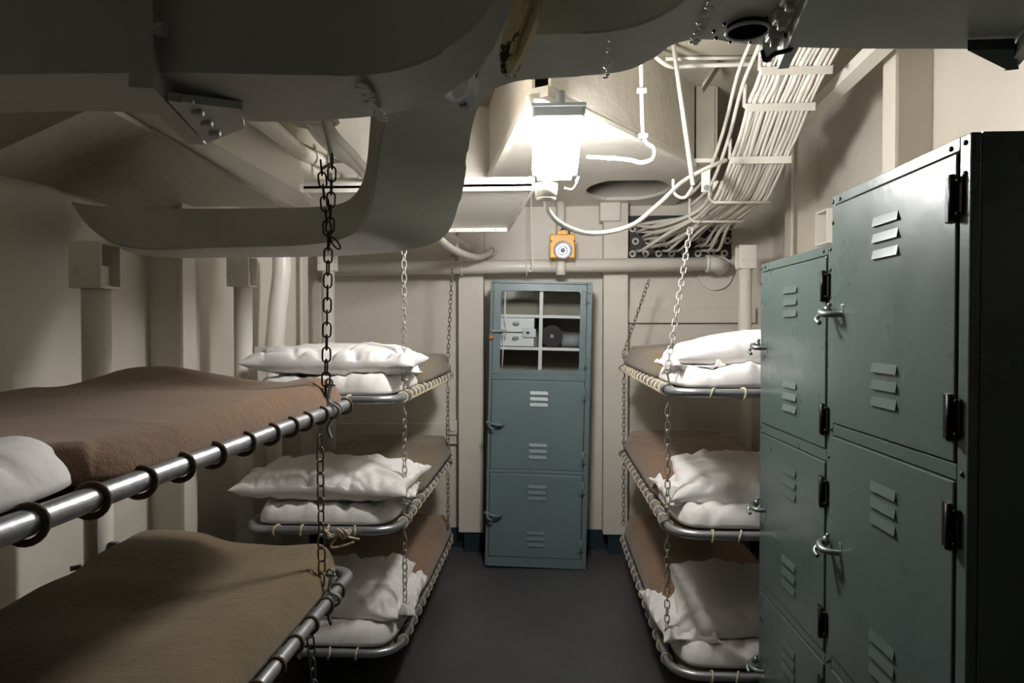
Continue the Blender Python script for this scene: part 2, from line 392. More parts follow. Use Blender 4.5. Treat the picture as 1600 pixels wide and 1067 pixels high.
# duct A: sweeps across the top left and round towards the viewer
HA = 1.86
Na = [PH(x, y, HA) for x, y in ((0, 118), (170, 114), (330, 114), (480, 118), (590, 115), (660, 97), (720, 62), (757, 25), (780, -12), (800, -80), (812, -180))]
Fa = [PH(x, y, HA) for x, y in ((0, 162), (150, 170), (300, 189), (450, 190), (590, 184), (680, 160), (738, 122), (768, 80), (792, 30), (815, -40), (832, -130))]
Na[0] = Vector((-1.35, Na[1].y-.01, HA)); Fa[0] = Vector((-1.35, Fa[1].y+.05, HA))
Na.insert(0, Vector((XL+.01, Na[0].y, HA))); Fa.insert(0, Vector((XL+.01, Fa[0].y, HA)))
up = Vector((0, 0, .42))
dA = loft_duct('ventilation_duct', Na, Fa, [p+up for p in Na], [p+up for p in Fa], DUCT, 'large dark rectangular duct sweeping across the top left of the frame')
# collar on duct A
cN, cF = PH(232, 114, HA), PH(300, 190, HA)
def collar(n, f, h, name, parent, wd=.035, pr=.022):
    n = Vector(n); f = Vector(f); d = (f-n).normalized(); s_ = Vector((d.y, -d.x, 0))*wd/2
    mb = MB()
    a = n-d*pr; b = f+d*pr
    mb.prism([a-s_, a+s_, b+s_, b-s_], (0, 0, -pr))
    mb.prism([a-s_, a+s_, n+s_, n-s_], (0, 0, h)); mb.prism([f-s_, f+s_, b+s_, b-s_], (0, 0, h))
    return mb.build(name, DUCT, parent)
collar(cN, cF, .4, 'flange', dA, .03, .03)
ang = MB().prism([cN+Vector((.015, .02, -.031)), cF+Vector((.015, .02, -.031)), cF+Vector((.09, .0, -.012)), cN+Vector((.075, .12, -.012))], (0, 0, .012))
ang.build('flange_bracket', DUCT, dA)
mb = MB()
for k in range(4):
    q = cN.lerp(cF, .15+.25*k)+Vector((.045, 0, -.022)); MB().cyl(q, q+Vector((0, 0, -.010)), .009, 6).build('flange_bolt', DUCT, dA)
for k in range(4): MB().cyl(cN+Vector((.014, -.018, .05+.08*k)), cN+Vector((.034, -.018, .05+.08*k)), .01, 6).build('flange_bolt', DUCT, dA)
# duct B: behind A, S-curve from upper right down and away to the left
HB = 2.06
Nb = [PH(x, y, HB) for x, y in ((1900, -150), (1700, -135), (1500, -120), (1320, -110), (1200, -92), (1120, -55), (1065, 5), (1005, 38), (930, 52), (830, 54))]
Fb = [PH(x, y, HB) for x, y in ((1850, 76), (1600, 77), (1450, 76), (1320, 76), (1200, 72), (1110, 62), (1052, 68), (1008, 102), (950, 118), (830, 123))]
Tb = [p+Vector((0, 0, .35)) for p in Nb]; FTb = [p+Vector((0, 0, .35)) for p in Fb]
Nb += [P(765, 62, 1.30), P(695, 92, 1.42), P(632, 135, 1.58), P(602, 185, 1.74), P(590, 240, 1.85), P(584, 300, 1.91), P(570, 348, 1.93), P(535, 374, 1.93), P(460, 385, 1.93), P(340, 386, 1.93), P(240, 392, 1.95), P(170, 380, 2.0), P(130, 345, 2.03)]
Fb += [P(778, 137, 1.52), P(750, 160, 1.62), P(738, 195, 1.76), P(731, 240, 1.92), P(725, 290, 2.05), P(713, 338, 2.16), P(690, 380, 2.22), P(600, 396, 2.24), P(470, 402, 2.25), P(340, 402, 2.25), P(255, 404, 2.26), P(190, 392, 2.27), P(150, 360, 2.27)]
Tn = [P(740, -110, 1.30), P(650, -40, 1.42), P(600, 50, 1.58), P(582, 140, 1.74), P(576, 215, 1.85), P(570, 275, 1.91), P(550, 310, 1.93), P(515, 322, 1.93), P(440, 325, 1.93), P(320, 326, 1.93), P(225, 325, 1.95), P(150, 322, 2.0), P(110, 315, 2.03)]
Tb += Tn; FTb += [p+Vector((0, .3, .02)) for p in Tn]
dB = loft_duct('ventilation_duct', Nb, Fb, Tb, FTb, DUCT, 'grey cream duct curving down in an S and off to the left')
cR = collar(PH(1300, -95, HB), PH(1228, 74, HB), .3, 'flange', dB, .02, .03)
collar(PH(1690, -60, HB), PH(1585, 77, HB), .3, 'flange', dB, .02, .03)
mb = MB()
a, b = PH(1300, -95, HB), PH(1222, 74, HB)
for k in range(5):
    for sgn in (-1,): q = a.lerp(b, .2+.19*k)+Vector((sgn*.035, 0, 0)); mb = MB(); mb.box(q-Vector((.008, .012, .022)), q+Vector((.02, .012, .0)), .003); mb.cyl(q+Vector((.006, 0, -.022)), q+Vector((.006, 0, -.032)), .008, 6); mb.build('clamp', DUCT, dB)
mb = MB(); q = PH(1222, 68, HB-.02)
mb.tube(catmull([q+Vector((-.02, 0, .02)), q+Vector((.012, 0, .012)), q+Vector((.016, 0, -.01)), q+Vector((-.012, 0, -.018)), q+Vector((-.03, 0, -.03)), q+Vector((-.036, 0, -.012))], 6), .0045, 8)
mb.build('hook', BLACKM, dB)
plate('duct_hanger', [PH(1512, 62, HB-.002), PH(1585, 60, HB-.002), PH(1592, 92, HB-.02), PH(1575, 94, HB-.02)], (0, 0, -.02), LOCKD, 'dark triangular hanger plate under the duct at upper right', 'bracket')
# black disc painting the shade inside duct B's access hole, ring of small screws
hc = PH(1168, 40, HB)
MB().cyl(hc+Vector((0, 0, -.0105)), hc+Vector((0, 0, .0)), .036, 32).build('hole_shade_disc', HOLE_SHADE, dB)
MB().tube([hc+Vector((.037*math.cos(a), .037*math.sin(a), -.0105)) for a in [2*math.pi*k/32 for k in range(32)]], .003, 6, closed=True).build('hole_rim', DUCT, dB)
mb = MB()
for k in range(10): a = 2*math.pi*k/10; mb = MB(); mb.ball(hc+Vector((.06*math.cos(a), .05*math.sin(a), -.009)), .0035, u=6, v=4); mb.build('screw', BLACKM, dB)
# lumpy seams
def seam(a, b, parent, n=26, r=.006):
    mb = MB(); a = Vector(a); b = Vector(b)
    for k in range(n):
        q = a.lerp(b, k/(n-1)); mb.ball(q+Vector((random.uniform(-.006, .006), random.uniform(-.003, .003), -.0075)), r*.55*random.uniform(.5, 1.2), (1.5, 1.8, .3), 7, 5)
    return mb.build('seam', DUCT, parent)
seam(PH(958, 54, HB), PH(946, 117, HB), dB); seam(PH(1120, -20, HB), PH(1083, 62, HB), dB, 40, .008)
seam(PH(560, 120, HA), PH(600, 182, HA), dA, 40, .009)
# chipped strap and iron clamp between the ducts
t = thing('strap_hanger', 'chipped cream and black flat strap hanging between the two ducts', 'bracket', P(800, 60, 1.2))
MB().prism([P(806, -30, 1.20), P(846, -30, 1.20), P(838, 28, 1.20), P(815, 85, 1.20), P(797, 117, 1.20), P(783, 113, 1.20), P(780, 78, 1.20)], (.006, .02, 0)).build('strap', CHIP, t)
MB().tube([P(828, 5, 1.195), P(806, 60, 1.195), P(800, 85, 1.195)], .006, 8).build('rib', CHIP, t)
t = thing('pipe_clamp', 'curved iron clamp on the near duct beside the chipped strap', 'clamp', P(720, 150, 1.15))
MB().ribbon(catmull([P(752, 92, 1.15), P(742, 120, 1.16), P(738, 148, 1.16), P(722, 163, 1.16), P(703, 156, 1.16), P(697, 135, 1.16)], 6), (.2, 1, 0), .04, .005).build('clamp_band', GREYM, t)
MB().tube(catmull([P(765, 70, 1.16), P(745, 100, 1.16), P(737, 120, 1.16)], 5), .009, 8).build('clamp_rod', BLACKM, t)
MB().cyl(P(724, 165, 1.16), P(722, 155, 1.16), .008, 6).build('clamp_bolt', BLACKM, t)

# ------------------------------------------------------------ lit lantern
LY = 2.45
def lp(px, py, y=LY): return P(px, py, y)
t = thing('bulkhead_lamp', 'lit white lantern with grey cap hanging from the soffit', 'lamp', lp(872, 183))
a, b = lp(833, 206), lp(911, 289)
def taper_box(x0, x1, x2, x3, z0, z1, y0, y1, bev):
    mb = MB(); bm = mb.bm
    vs = [bm.verts.new(p) for p in ((x0, y0, z0), (x1, y0, z0), (x1, y1, z0), (x0, y1, z0), (x2, y0, z1), (x3, y0, z1), (x3, y1, z1), (x2, y1, z1))]
    for f in ((0, 1, 2, 3), (4, 5, 6, 7), (0, 1, 5, 4), (1, 2, 6, 5), (2, 3, 7, 6), (3, 0, 4, 7)): bm.faces.new([vs[i] for i in f])
    bmesh.ops.bevel(bm, geom=list(bm.edges), offset=bev, segments=3, affect='EDGES')
    for f in bm.faces: f.smooth = True
    return mb
zt, zb = lp(0, 207).z, lp(0, 288).z
taper_box(lp(832, 0).x, lp(901, 0).x, lp(834, 0).x, lp(910, 0).x, zb, zt, LY-.055, LY+.055, .018).build('lens', LENS, t)
MB().box((lp(833, 0).x, LY-.062, lp(0, 206).z), (lp(913, 0).x, LY+.062, lp(0, 186).z), .008).build('cap', GREYM, t)
MB().box((lp(831, 0).x, LY-.067, lp(0, 190).z), (lp(915, 0).x, LY+.067, lp(0, 184).z), .003).build('cap_rim', GREYM, t)
MB().cyl(lp(875, 185), Vector((lp(875, 185).x, LY, SOF-.001)), .018, 12).build('stem', GREYM, t)
MB().tube([lp(853, 288), lp(853, 310)], [.042, .038], 20).tube([lp(853, 309), lp(853, 314)], [.038, .03], 20).build('gland', CREAM2, t)
for sx, x in ((-1, 828), (1, 904)):
    MB().tube(catmull([lp(x+4*sx*-1, 284), lp(x, 276), lp(x-3*sx, 286), lp(x-10*sx, 296), lp(x-22*sx if sx > 0 else x+10, 294)], 5), .004, 6).build('catch', CREAM2, t)
mb = MB().tube(catmull([lp(853, 312), P(857, 330, 2.46), P(880, 352, 2.52), P(925, 365, 2.7), P(985, 353, 2.85), P(1030, 318, 3.0), P(1065, 285, 3.1), P(1100, 265, 3.15), P(1135, 250, 3.2)], 8), .0095, 10)
tag(mb.build('lamp_cable', CREAM2), 'white cable looping from the lit lantern to the cable tray', 'cable')

# ------------------------------------------------------------ yellow hand lantern above the locker
YY = 4.36
t = thing('yellow_lantern', 'yellow square lantern with round clear lens hanging above the locker', 'lantern', P(879, 412, YY))
rr = Matrix.Rotation(math.radians(-2), 3, 'Y')
MB().box((P(859, 0, YY).x, YY-.03, P(0, 409, YY).z), (P(899, 0, YY).x, YY+.05, P(0, 373, YY).z), .008, ).build('housing', YELLOW, t)
MB().box((P(871, 0, YY).x, YY-.02, P(0, 374, YY).z), (P(886, 0, YY).x, YY+.03, P(0, 367, YY).z), .003).build('top_boss', YELLOW, t)
c = P(879.5, 391, YY-.03)
MB().tube([c+Vector((.052*math.cos(a), -.004, .052*math.sin(a))) for a in [2*math.pi*k/32 for k in range(32)]], .007, 8, closed=True).build('lens_ring', CHROME, t)
mb = MB().cyl(c+Vector((0, -.002, 0)), c+Vector((0, .004, 0)), .05, 28)
for k in range(12): a = 2*math.pi*k/12; mb.box(c+Vector((.028*math.cos(a)-.006, -.014, .028*math.sin(a)-.006)), c+Vector((.028*math.cos(a)+.006, -.003, .028*math.sin(a)+.006)), .002)
mb.ball(c+Vector((0, -.006, 0)), .014).build('reflector', CHROME, t)
mb = MB()
for px, py in ((861.5, 377), (897, 377), (861.5, 406.5), (896, 405)): q = P(px, py, YY-.031); MB().cyl(q, q+Vector((0, -.004, 0)), .006, 8).build('corner_screw', BLACKM, t)
MB().cyl(P(875, 368, YY), P(875, 361, YY), .016, 10).tube(catmull([P(875, 362, YY), P(880, 357, YY), P(889, 360, YY), P(888, 369, YY), P(884, 373, YY+.02)], 6), .006, 8).build('cable_gland', BLACKR, t)
MB().cyl(P(876, 409, YY), P(876, 430, YY), .031, 18).build('lower_spigot', CREAM2, t)
mb = MB().cyl(P(876, 368, 4.55), Vector((P(876, 338, 4.55).x, 4.55, SOF-.0005)), .031, 16)
tag(mb.build('vertical_pipe', CREAM2), 'short cream vertical pipe above the yellow lantern', 'pipe')
mb = MB().tube(catmull([Vector((P(830, 322, 4.3).x, 4.3, SOF-.0005)), P(831, 370, 4.3), P(832, 415, 4.3), P(829, 424, 4.3), P(824, 420, 4.3)], 6), .0045, 6)
tag(mb.build('wire_hook', CREAM2), 'thin white wire hook hanging left of the yellow lantern', 'hook')
t = thing('cable_bend', 'pair of cream cables curving to the wall under the ceiling panel', 'cable', P(730, 395, 4.1))
MB().tube(catmull([P(672, 352, 3.3), P(690, 376, 3.6), P(715, 393, 4.0), P(745, 402, 4.3), P(762, 397, 4.55), P(768, 392, 4.7)], 6), .021, 12).build('cable', CREAM2, t)
MB().tube(catmull([P(680, 350, 3.5), P(700, 368, 3.9), P(722, 384, 4.3), P(732, 390, 4.7)], 6), .03, 12).build('sleeve', CREAM2, t)
MB().tube(catmull([P(705, 350, 4.0), P(712, 372, 4.05), P(716, 396, 4.05)], 5), .008, 8).build('clip', CREAM2, t)
MB().tube([P(768, 392, 4.69)+Vector((.03*math.cos(a), 0, .03*math.sin(a))) for a in [2*math.pi*k/16 for k in range(16)]], .008, 8, closed=True).build('ring', CREAM2, t)

# ------------------------------------------------------------ cable tray and cables
rung = [(1188, 1299, 111, 2.88), (1164, 1272, 168, 3.02), (1141, 1235, 250, 3.32), (1114, 1203, 316, 3.62), (1083, 1161, 346, 3.98)]
TC = [Vector((1.05, 2.3, 2.86-.15)), Vector((1.045, 2.55, 2.68)), ]
rp = []
for (xa, xb, y, d) in rung:
    A, B = P(xa, y, d), P(xb, y, d); rp.append((A, B))
e0 = (rp[0][0]+Vector((0, -.35, .13)), rp[0][1]+Vector((0, -.35, .13)))
rp_all = [e0]+rp
t = thing('cable_tray', 'cream ladder tray descending at upper right with cross bars and side rods', 'tray', (1.03, 3.4, 2.2))
for i, (A, B) in enumerate(rp):
    mb = MB(); up_ = Vector((0, 0, .0))
    if i < 3: mb.ribbon([A+Vector((0, 0, .10)), A+Vector((-.004, 0, .01)), A+Vector((0.006, 0, 0)), B, B+Vector((0, 0, .02))], (0, 1, 0.0), .03, .006).box((A.x, A.y-.016, A.z-.022), (B.x, A.y-.01, A.z+.012), .001)
    else: mb.tube([A+Vector((-.02, 0, .13)), A+Vector((-.02, 0, .02)), A, B], .008, 8)
    mb.build('cross_bar', CREAM2, t)
for k in (0, 1):
    pts = [((A if k == 0 else A)+Vector((-.012-.02*k, 0, .09+.05*k))) for (A, B) in rp_all]
    MB().tube(catmull(pts, 5), .009, 8).build('side_rod', CREAM2, t)
nc = 15; cabn = 0
for layer in range(2):
    for j in range(nc - layer*2):
        u = (j+.5+layer*.8)/nc; r = random.choice([.0075, .0085, .010, .012]) if layer == 0 else .009
        pts = []
        for i, (A, B) in enumerate(rp_all):
            q = A.lerp(B, u*.96+.02)+Vector((random.uniform(-.004, .004), 0, .014+r*.5+layer*.024+random.uniform(-.002, .004)))
            pts.append(q)
            if i < len(rp_all)-1:
                q2 = A.lerp(rp_all[i+1][0], .5).lerp(B.lerp(rp_all[i+1][1], .5), u*.96+.02)+Vector((random.uniform(-.005, .005), 0, .012+r*.5+layer*.024+random.uniform(-.005, .004))); pts.append(q2)
        # each cable bends off to its own hole in the bulkhead
        gx = .62+.68*(((j*7+layer*3) % nc)/nc); gx = .56+.62*u+random.uniform(-.02, .02); gz = 2.04+.2*((j*5+layer*4) % 6)/6
        last = pts[-1]
        pts += [last.lerp(Vector((gx, 4.45, gz)), .45)+Vector((0, 0, .0)), Vector((gx+.015, 4.45, gz-.01)), Vector((gx, 4.60, gz)), Vector((gx, 4.699, gz))]
        o = MB().tube(catmull(pts, 3), r, 8).build('tray_cable', CREAM2)
        ordw = ('leftmost', 'second', 'third', 'fourth', 'fifth', 'sixth', 'seventh', 'middle', 'seventh', 'sixth', 'fifth', 'fourth', 'third', 'second', 'rightmost')[j]
        if layer: tag(o, 'white cable in the hidden upper layer of the overhead tray at upper right', 'cable', 'painted cables in the overhead ladder tray')
        elif j in (0, 7, 14): tag(o, ordw+' white cable on the underside of the overhead ladder tray', 'cable', 'painted cables in the overhead ladder tray')
        else: tag(o, ordw+' white cable from the %s edge of the overhead ladder tray underside' % ('left' if j < 7 else 'right'), 'cable', 'painted cables in the overhead ladder tray')
        cabn += 1
t = tag(MB().box((.545, 4.70, 1.99), (1.24, 4.7195, 2.29), .003).build('gland_plate', BLACKP), 'dark gland plate on the back wall where the tray cables end', 'plate')
for i in range(8):
    for j in range(3):
        q = Vector((.575+.088*i+(.02 if j % 2 else 0), 4.70, 2.03+.085*j))
        MB().tube([q+Vector((.018*math.cos(a), -.006, .018*math.sin(a))) for a in [2*math.pi*k/14 for k in range(14)]], .007, 6, closed=True).build('gland_ring', CREAM2, t)
# loose ends fanning to the left of the tray
for k in range(6):
    s0 = rp[-1][0].lerp(rp[-1][1], .05+.12*k)+Vector((0, -.1+.02*k, .05))
    e_ = Vector((.56+.05*k, 4.69, 2.22-.05*(k % 4)))
    o = MB().tube(catmull([s0+Vector((.02, -.3, .09)), s0, s0.lerp(e_, .5)+Vector((-.03, 0, -.05)), e_+Vector((0, -.08, 0)), e_], 5), .011, 8).build('fanned_cable', CREAM2)
    tag(o, 'white cable bending left out of the tray to the dark gland plate', 'cable', 'cables fanning from the tray to the gland plate')
# hangers, conduit and small pipes around the right bay
mb = MB().tube([P(1050, 55, 3.0), P(1083, 290, 3.0)], .010, 8)
tag(mb.build('hanger_rod', CREAM2), 'thin straight cream rod slanting down beside the right bay', 'rod')
mb = MB().tube(catmull([P(1002, 95, 2.56), P(1003, 150, 2.62), P(1005, 205, 2.68), P(1010, 222, 2.66), P(1022, 232, 2.60), P(1020, 248, 2.60), P(1002, 254, 2.62), P(985, 250, 2.66), P(955, 247, 2.75), P(918, 245, 2.86)], 7), .008, 8)
t = tag(mb.build('conduit', CREAM2), 'thin cream conduit dropping down the bay side and hooking left under the soffit', 'conduit')
mb = MB()
for px, py, d in ((1003, 141, 2.61), (1005, 212, 2.68), (956, 247, 2.75)): q = P(px, py, d-.01); MB().box(q-Vector((.018, .006, .008)), q+Vector((.018, .012, .008)), .002).build('saddle', CREAM2, t)
mb = MB().tube([P(1040, 92, 3.15), P(1180, 90, 3.15)], .009, 8); tag(mb.build('thin_pipe', CREAM2), 'upper of two thin cream pipes crossing the right bay', 'pipe')
mb = MB().tube(catmull([P(1020, 85, 3.0), P(1045, 103, 3.05), P(1075, 103, 3.12), P(1180, 100, 3.12)], 5), .010, 8); tag(mb.build('thin_pipe', CREAM2), 'lower of two thin cream pipes crossing the right bay, bent at its left end', 'pipe')
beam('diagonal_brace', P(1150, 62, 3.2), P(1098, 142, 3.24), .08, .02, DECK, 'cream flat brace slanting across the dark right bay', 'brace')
beam('wall_brace', P(1400, 60, 2.6), P(1235, 215, 3.6), .07, .05, CREAM2, 'cream diagonal brace from the right wall towards the cable tray', 'brace')
t = thing('tray_lug', 'cream flat lug with a hole beside the lower tray', 'bracket', P(1102, 290, 3.3))
MB().box(P(1096, 300, 3.3)+Vector((0, 0, 0)), P(1110, 262, 3.3)+Vector((0, .008, 0)), .003).build('lug', CREAM2, t)
q = P(1103, 293, 3.3); MB().cyl(q, q+Vector((0, -.006, 0)), .012, 14).build('eye', GREYM, t)
mb = MB().tube(catmull([P(1052, 280, 3.4), P(1053, 300, 3.4), P(1062, 308, 3.4), P(1072, 307, 3.4), P(1082, 292, 3.4)], 5), .008, 8)
tag(mb.build('cable_hook', CREAM2), 'small cream J hook under the soffit left of the tray', 'hook')
mb = MB().box((XR-.045, 2.62, 1.795), (XR-.001, 2.76, 1.93), .003)
bb = MB(); q0, q1 = PX(1274, 333, 1.30), PX(1292, 379, 1.30)
t = thing('wall_box', 'small white open box on the wall above the second locker', 'box', (1.45, q0.y, q1.z))
yy0 = q1.y; yy1 = q0.y
wx0, wx1 = 1.30, XR-.001
MB().box((wx1-.01, yy0, q1.z), (wx1, yy1, q0.z)).build('back_plate', CREAM2, t)
m_ = MB()
m_.box((wx0, yy0, q1.z), (wx1-.011, yy0+.008, q0.z)).box((wx0, yy1-.008, q1.z), (wx1-.011, yy1, q0.z)).box((wx0, yy0+.009, q1.z), (wx1-.011, yy1-.009, q1.z+.008)).box((wx0, yy0+.009, q0.z-.008), (wx1-.011, yy1-.009, q0.z))
m_.build('frame', CREAM2, t)

# ------------------------------------------------------------ bunks
def rrect(x0, x1, y0, y1, z, r, n=8):
    pts = []
    for cx, cy, a0 in ((x1-r, y1-r, 0), (x0+r, y1-r, 90), (x0+r, y0+r, 180), (x1-r, y0+r, 270)):
        for k in range(n+1):
            a = math.radians(a0+90*k/n); pts.append(Vector((cx+r*math.cos(a), cy+r*math.sin(a), z)))
    return pts
def loop_mesh(R, r, m, name):
    mb = MB(); n = 20
    mb.tube([Vector((.004*math.sin(2*math.pi*k/n), R*math.cos(2*math.pi*k/n), R*math.sin(2*math.pi*k/n)-.002)) for k in range(n)], r, 7, closed=True)
    me = bpy.data.meshes.new(name); bmesh.ops.recalc_face_normals(mb.bm, faces=mb.bm.faces); mb.bm.to_mesh(me); mb.bm.free(); me.materials.append(m); return me
LOOP_C = loop_mesh(.0208, .0042, ROPE, 'lacing_loop'); LOOP_D = loop_mesh(.0206, .0048, ROPED, 'lacing_loop')
TR = .0165
def bunk(x0, x1, y0, y1, z, label, aisle, spacing, loopme, ends=True, r=.11, group=None):
    """aisle=+1: aisle rail at x1, -1: at x0"""
    t = thing('hanging_bunk', label, 'bunk', ((x0+x1)/2, (y0+y1)/2, z), group)
    MB().tube(rrect(x0, x1, y0, y1, z, r), TR, 14, closed=True).build('frame', GALV, t)
    mb = MB(); n = 12; ins = .035
    g = [[mb.bm.verts.new((x0+ins+(x1-x0-2*ins)*i/n, y0+ins+(y1-y0-2*ins)*j/n, z-.004-.02*math.sin(math.pi*i/n)*math.sin(math.pi*j/n))) for j in range(n+1)] for i in range(n+1)]
    for i in range(n):
        for j in range(n): mb.bm.faces.new((g[i][j], g[i+1][j], g[i+1][j+1], g[i][j+1])).smooth = True
    mb.build('canvas', CANVAS, t)
    xr = x1 if aisle > 0 else x0
    y = y0+r+.02
    while y < y1-r:
        o = inst(loopme, 'lacing_loop', t, Vector((xr-t.location.x, y-t.location.y, 0)), rot=(0, random.uniform(-.12, .12), math.radians(90)+random.uniform(.15, .4)*aisle))
        y += spacing*random.uniform(.85, 1.15)
    if ends:
        x = x0+r+.03
        while x < x1-r:
            inst(loopme, 'lacing_loop', t, Vector((x-t.location.x, y0-t.location.y, 0)), rot=(0, random.uniform(-.12, .12), random.uniform(-.5, .5)))
            x += .105*random.uniform(.85, 1.15)
    return t
def rsurf(cx, cy, hx, hy, z0, h, edge, disp, nu=48, nv=64, p=10, bottom=0.0, name='blanket', m=None, label='', cat='', group=None, over=0.0, tuck=.012):
    """rounded soft slab; disp(x,y)-> extra height; edge: width of the rounded shoulder"""
    mb = MB(); bm = mb.bm
    def warp(t):  # denser near edges
        return math.copysign(1-(1-abs(t))**1.7, t)
    rows = []; low = []
    for j in range(nv+1):
        v = warp(2*j/nv-1); row = []; lr = []
        for i in range(nu+1):
            u = warp(2*i/nu-1)
            mx = max(abs(u), abs(v)); pn = (abs(u)**p+abs(v)**p)**(1/p) if mx > 0 else 1
            k = mx/pn if mx > 0 else 1
            X, Y = u*k*hx, v*k*hy
            d = (1-mx)*min(hx, hy)*1.0
            ex = min((1-abs(u))*hx, (1-abs(v))*hy)
            s_ = 1 if ex >= edge else math.sqrt(max(0, 1-((edge-ex)/edge)**2))
            dz = disp(cx+X, cy+Y)
            row.append(bm.verts.new((cx+X, cy+Y, z0+(h+dz)*s_)))
            q = 1-.0*s_
            lr.append(bm.verts.new((cx+X*(1-tuck/hx), cy+Y*(1-tuck/hy), z0+bottom-(0.0 if ex > 1e-6 else 0))))
        rows.append(row); low.append(lr)
    for j in range(nv):
        for i in range(nu):
            f = bm.faces.new((rows[j][i], rows[j][i+1], rows[j+1][i+1], rows[j+1][i])); f.smooth = True
    border = [rows[0][i] for i in range(nu+1)]+[rows[j][nu] for j in range(1, nv+1)]+[rows[nv][i] for i in range(nu-1, -1, -1)]+[rows[j][0] for j in range(nv-1, 0, -1)]
    for lr in low:
        for v_ in lr: bm.verts.remove(v_)
    lb = [bm.verts.new((cx+(v_.co.x-cx)*(1-tuck/hx), cy+(v_.co.y-cy)*(1-tuck/hy), z0+bottom)) for v_ in border]
    n = len(border)
    for k in range(n):
        bm.faces.new((border[k], lb[k], lb[(k+1) % n], border[(k+1) % n])).smooth = True
    bm.faces.new(lb)
    o = mb.build(name, m); tag(o, label, cat, group); return o
def nz(x, y, s, seed): return noise.noise(Vector((x*s, y*s, seed*7.3)))
def ridged(x, y, s, seed): return 1-2*abs(noise.noise(Vector((x*s, y*s, seed*3.1+.5))))
def blanket_disp(seed, amp=.012, humps=()):
    def f(x, y):
        v = amp*nz(x, y, 3.0, seed)+amp*.5*nz(x, y, 7, seed+1)+amp*.35*max(0, ridged(x+.3*y, y, 2.4, seed+2))**4
        for hx_, hy_, r_, a_ in humps: v += a_*math.exp(-((x-hx_)**2+(y-hy_)**2)/r_**2)
        return v
    return f
def creases(seed, n, hx, hy, amp, inner=False):
    rnd = random.Random(seed); L = []
    for _ in range(n):
        s_ = rnd.choice('lrtbtb')
        if s_ in 'lr': p = Vector(((-hx if s_ == 'l' else hx), rnd.uniform(-hy, hy))); a = (0 if s_ == 'l' else math.pi)+rnd.uniform(-.7, .7)
        else: p = Vector((rnd.uniform(-hx, hx), (-hy if s_ == 't' else hy))); a = (math.pi/2 if s_ == 't' else -math.pi/2)+rnd.uniform(-.8, .8)
        L.append((p.x, p.y, math.cos(a), math.sin(a), rnd.uniform(.08, .28), rnd.uniform(.007, .018), amp*rnd.uniform(.4, 1.1)*rnd.choice((1, 1, -1))))
    def f(x, y):
        v = 0
        for px, py, dx, dy, ln, wd, a in L:
            rx, ry = x-px, y-py; tt = rx*dx+ry*dy
            if tt < -.02 or tt > ln: continue
            dd = abs(rx*dy-ry*dx+.01*math.sin(tt*30+px*50)); wv = wd*(1+tt*4)
            if dd > wv*2.5: continue
            v -= a*math.exp(-(dd/wv)**2)*(1-max(0, tt)/ln)
        return v
    return f
def pillow(c, hx, hy, ht, hb, rz, seed, label, group=None, tilt=(0, 0), amp=.012, parent=None, name='pillow'):
    """c centre, ht/hb bulge up and down; local x along hx"""
    mb = MB(); bm = mb.bm; nu, nv = 120, 84
    cf = creases(seed, 80, hx, hy, amp*1.15); cf2 = creases(seed+50, 50, hx, hy, amp*1.1)
    def warp(t): return math.copysign(1-(1-abs(t))**1.35, t)
    def side(sg, h, cfun):
        rows = []
        for j in range(nv+1):
            v = warp(2*j/nv-1); row = []
            for i in range(nu+1):
                u = warp(2*i/nu-1)
                # soft outline: pinched sides, pointed corners
                X = u*hx*(1-.07*(1-v*v)*abs(u)**3+.0); Y = v*hy*(1-.10*(1-u*u)*abs(v)**3)
                X += .012*nz(u*2, v*2, 1.2, seed)*abs(u); Y += .016*nz(u*2, v*2, 1.5, seed+3)*abs(v)
                e = (1-abs(u)**3.2)*(1-abs(v)**3.0); e = max(e, 0)
                pf = e**.42
                z = h*pf
                z += (cfun(X, Y)+.007*ridged(X+.4*Y, Y*.6, 7, seed+5)+.010*nz(X, Y, 3.5, seed+6))*min(1, e*6)*(1 if sg > 0 else .5)
                zz = sg*max(z, 0.0012 if e > 0 else .0)
                zz += .014*nz(u, v, 1.5, seed+9)*(1-pf)     # wavy seam
                row.append(Vector((X, Y, zz)))
            rows.append(row)
        return rows
    top = side(1, ht, cf); bot = side(-1, hb, cf2)
    A = [[bm.verts.new(p) for p in r] for r in top]
    B = [[(A[j][i] if i in (0, nu) or j in (0, nv) else bm.verts.new(bot[j][i])) for i in range(nu+1)] for j in range(nv+1)]
    for j in range(nv):
        for i in range(nu):
            bm.faces.new((A[j][i], A[j][i+1], A[j+1][i+1], A[j+1][i])).smooth = True
            bm.faces.new((B[j][i], B[j+1][i], B[j+1][i+1], B[j][i+1])).smooth = True
    R = Matrix.Rotation(rz, 4, 'Z') @ Matrix.Rotation(tilt[0], 4, 'X') @ Matrix.Rotation(tilt[1], 4, 'Y')
    bmesh.ops.transform(bm, matrix=Matrix.Translation(c) @ R, verts=bm.verts)
    o = mb.build(name, COTTON); tag(o, label, 'pillow', group)
    return o
def mattress(x0, x1, y0, y1, z, h, seed, label):
    cf = creases(seed, 90, (x1-x0)/2, (y1-y0)/2, .012); cx, cy = (x0+x1)/2, (y0+y1)/2
    def dsp(x, y): return cf(x-cx, y-cy)+.008*nz(x, y, 5, seed)+.006*ridged(x, y, 8, seed+2)
    return rsurf(cx, cy, (x1-x0)/2, (y1-y0)/2, z, h, .05, dsp, 60, 110, 9, bottom=.0, name='mattress', m=COTTON, label=label, cat='mattress', tuck=.02)

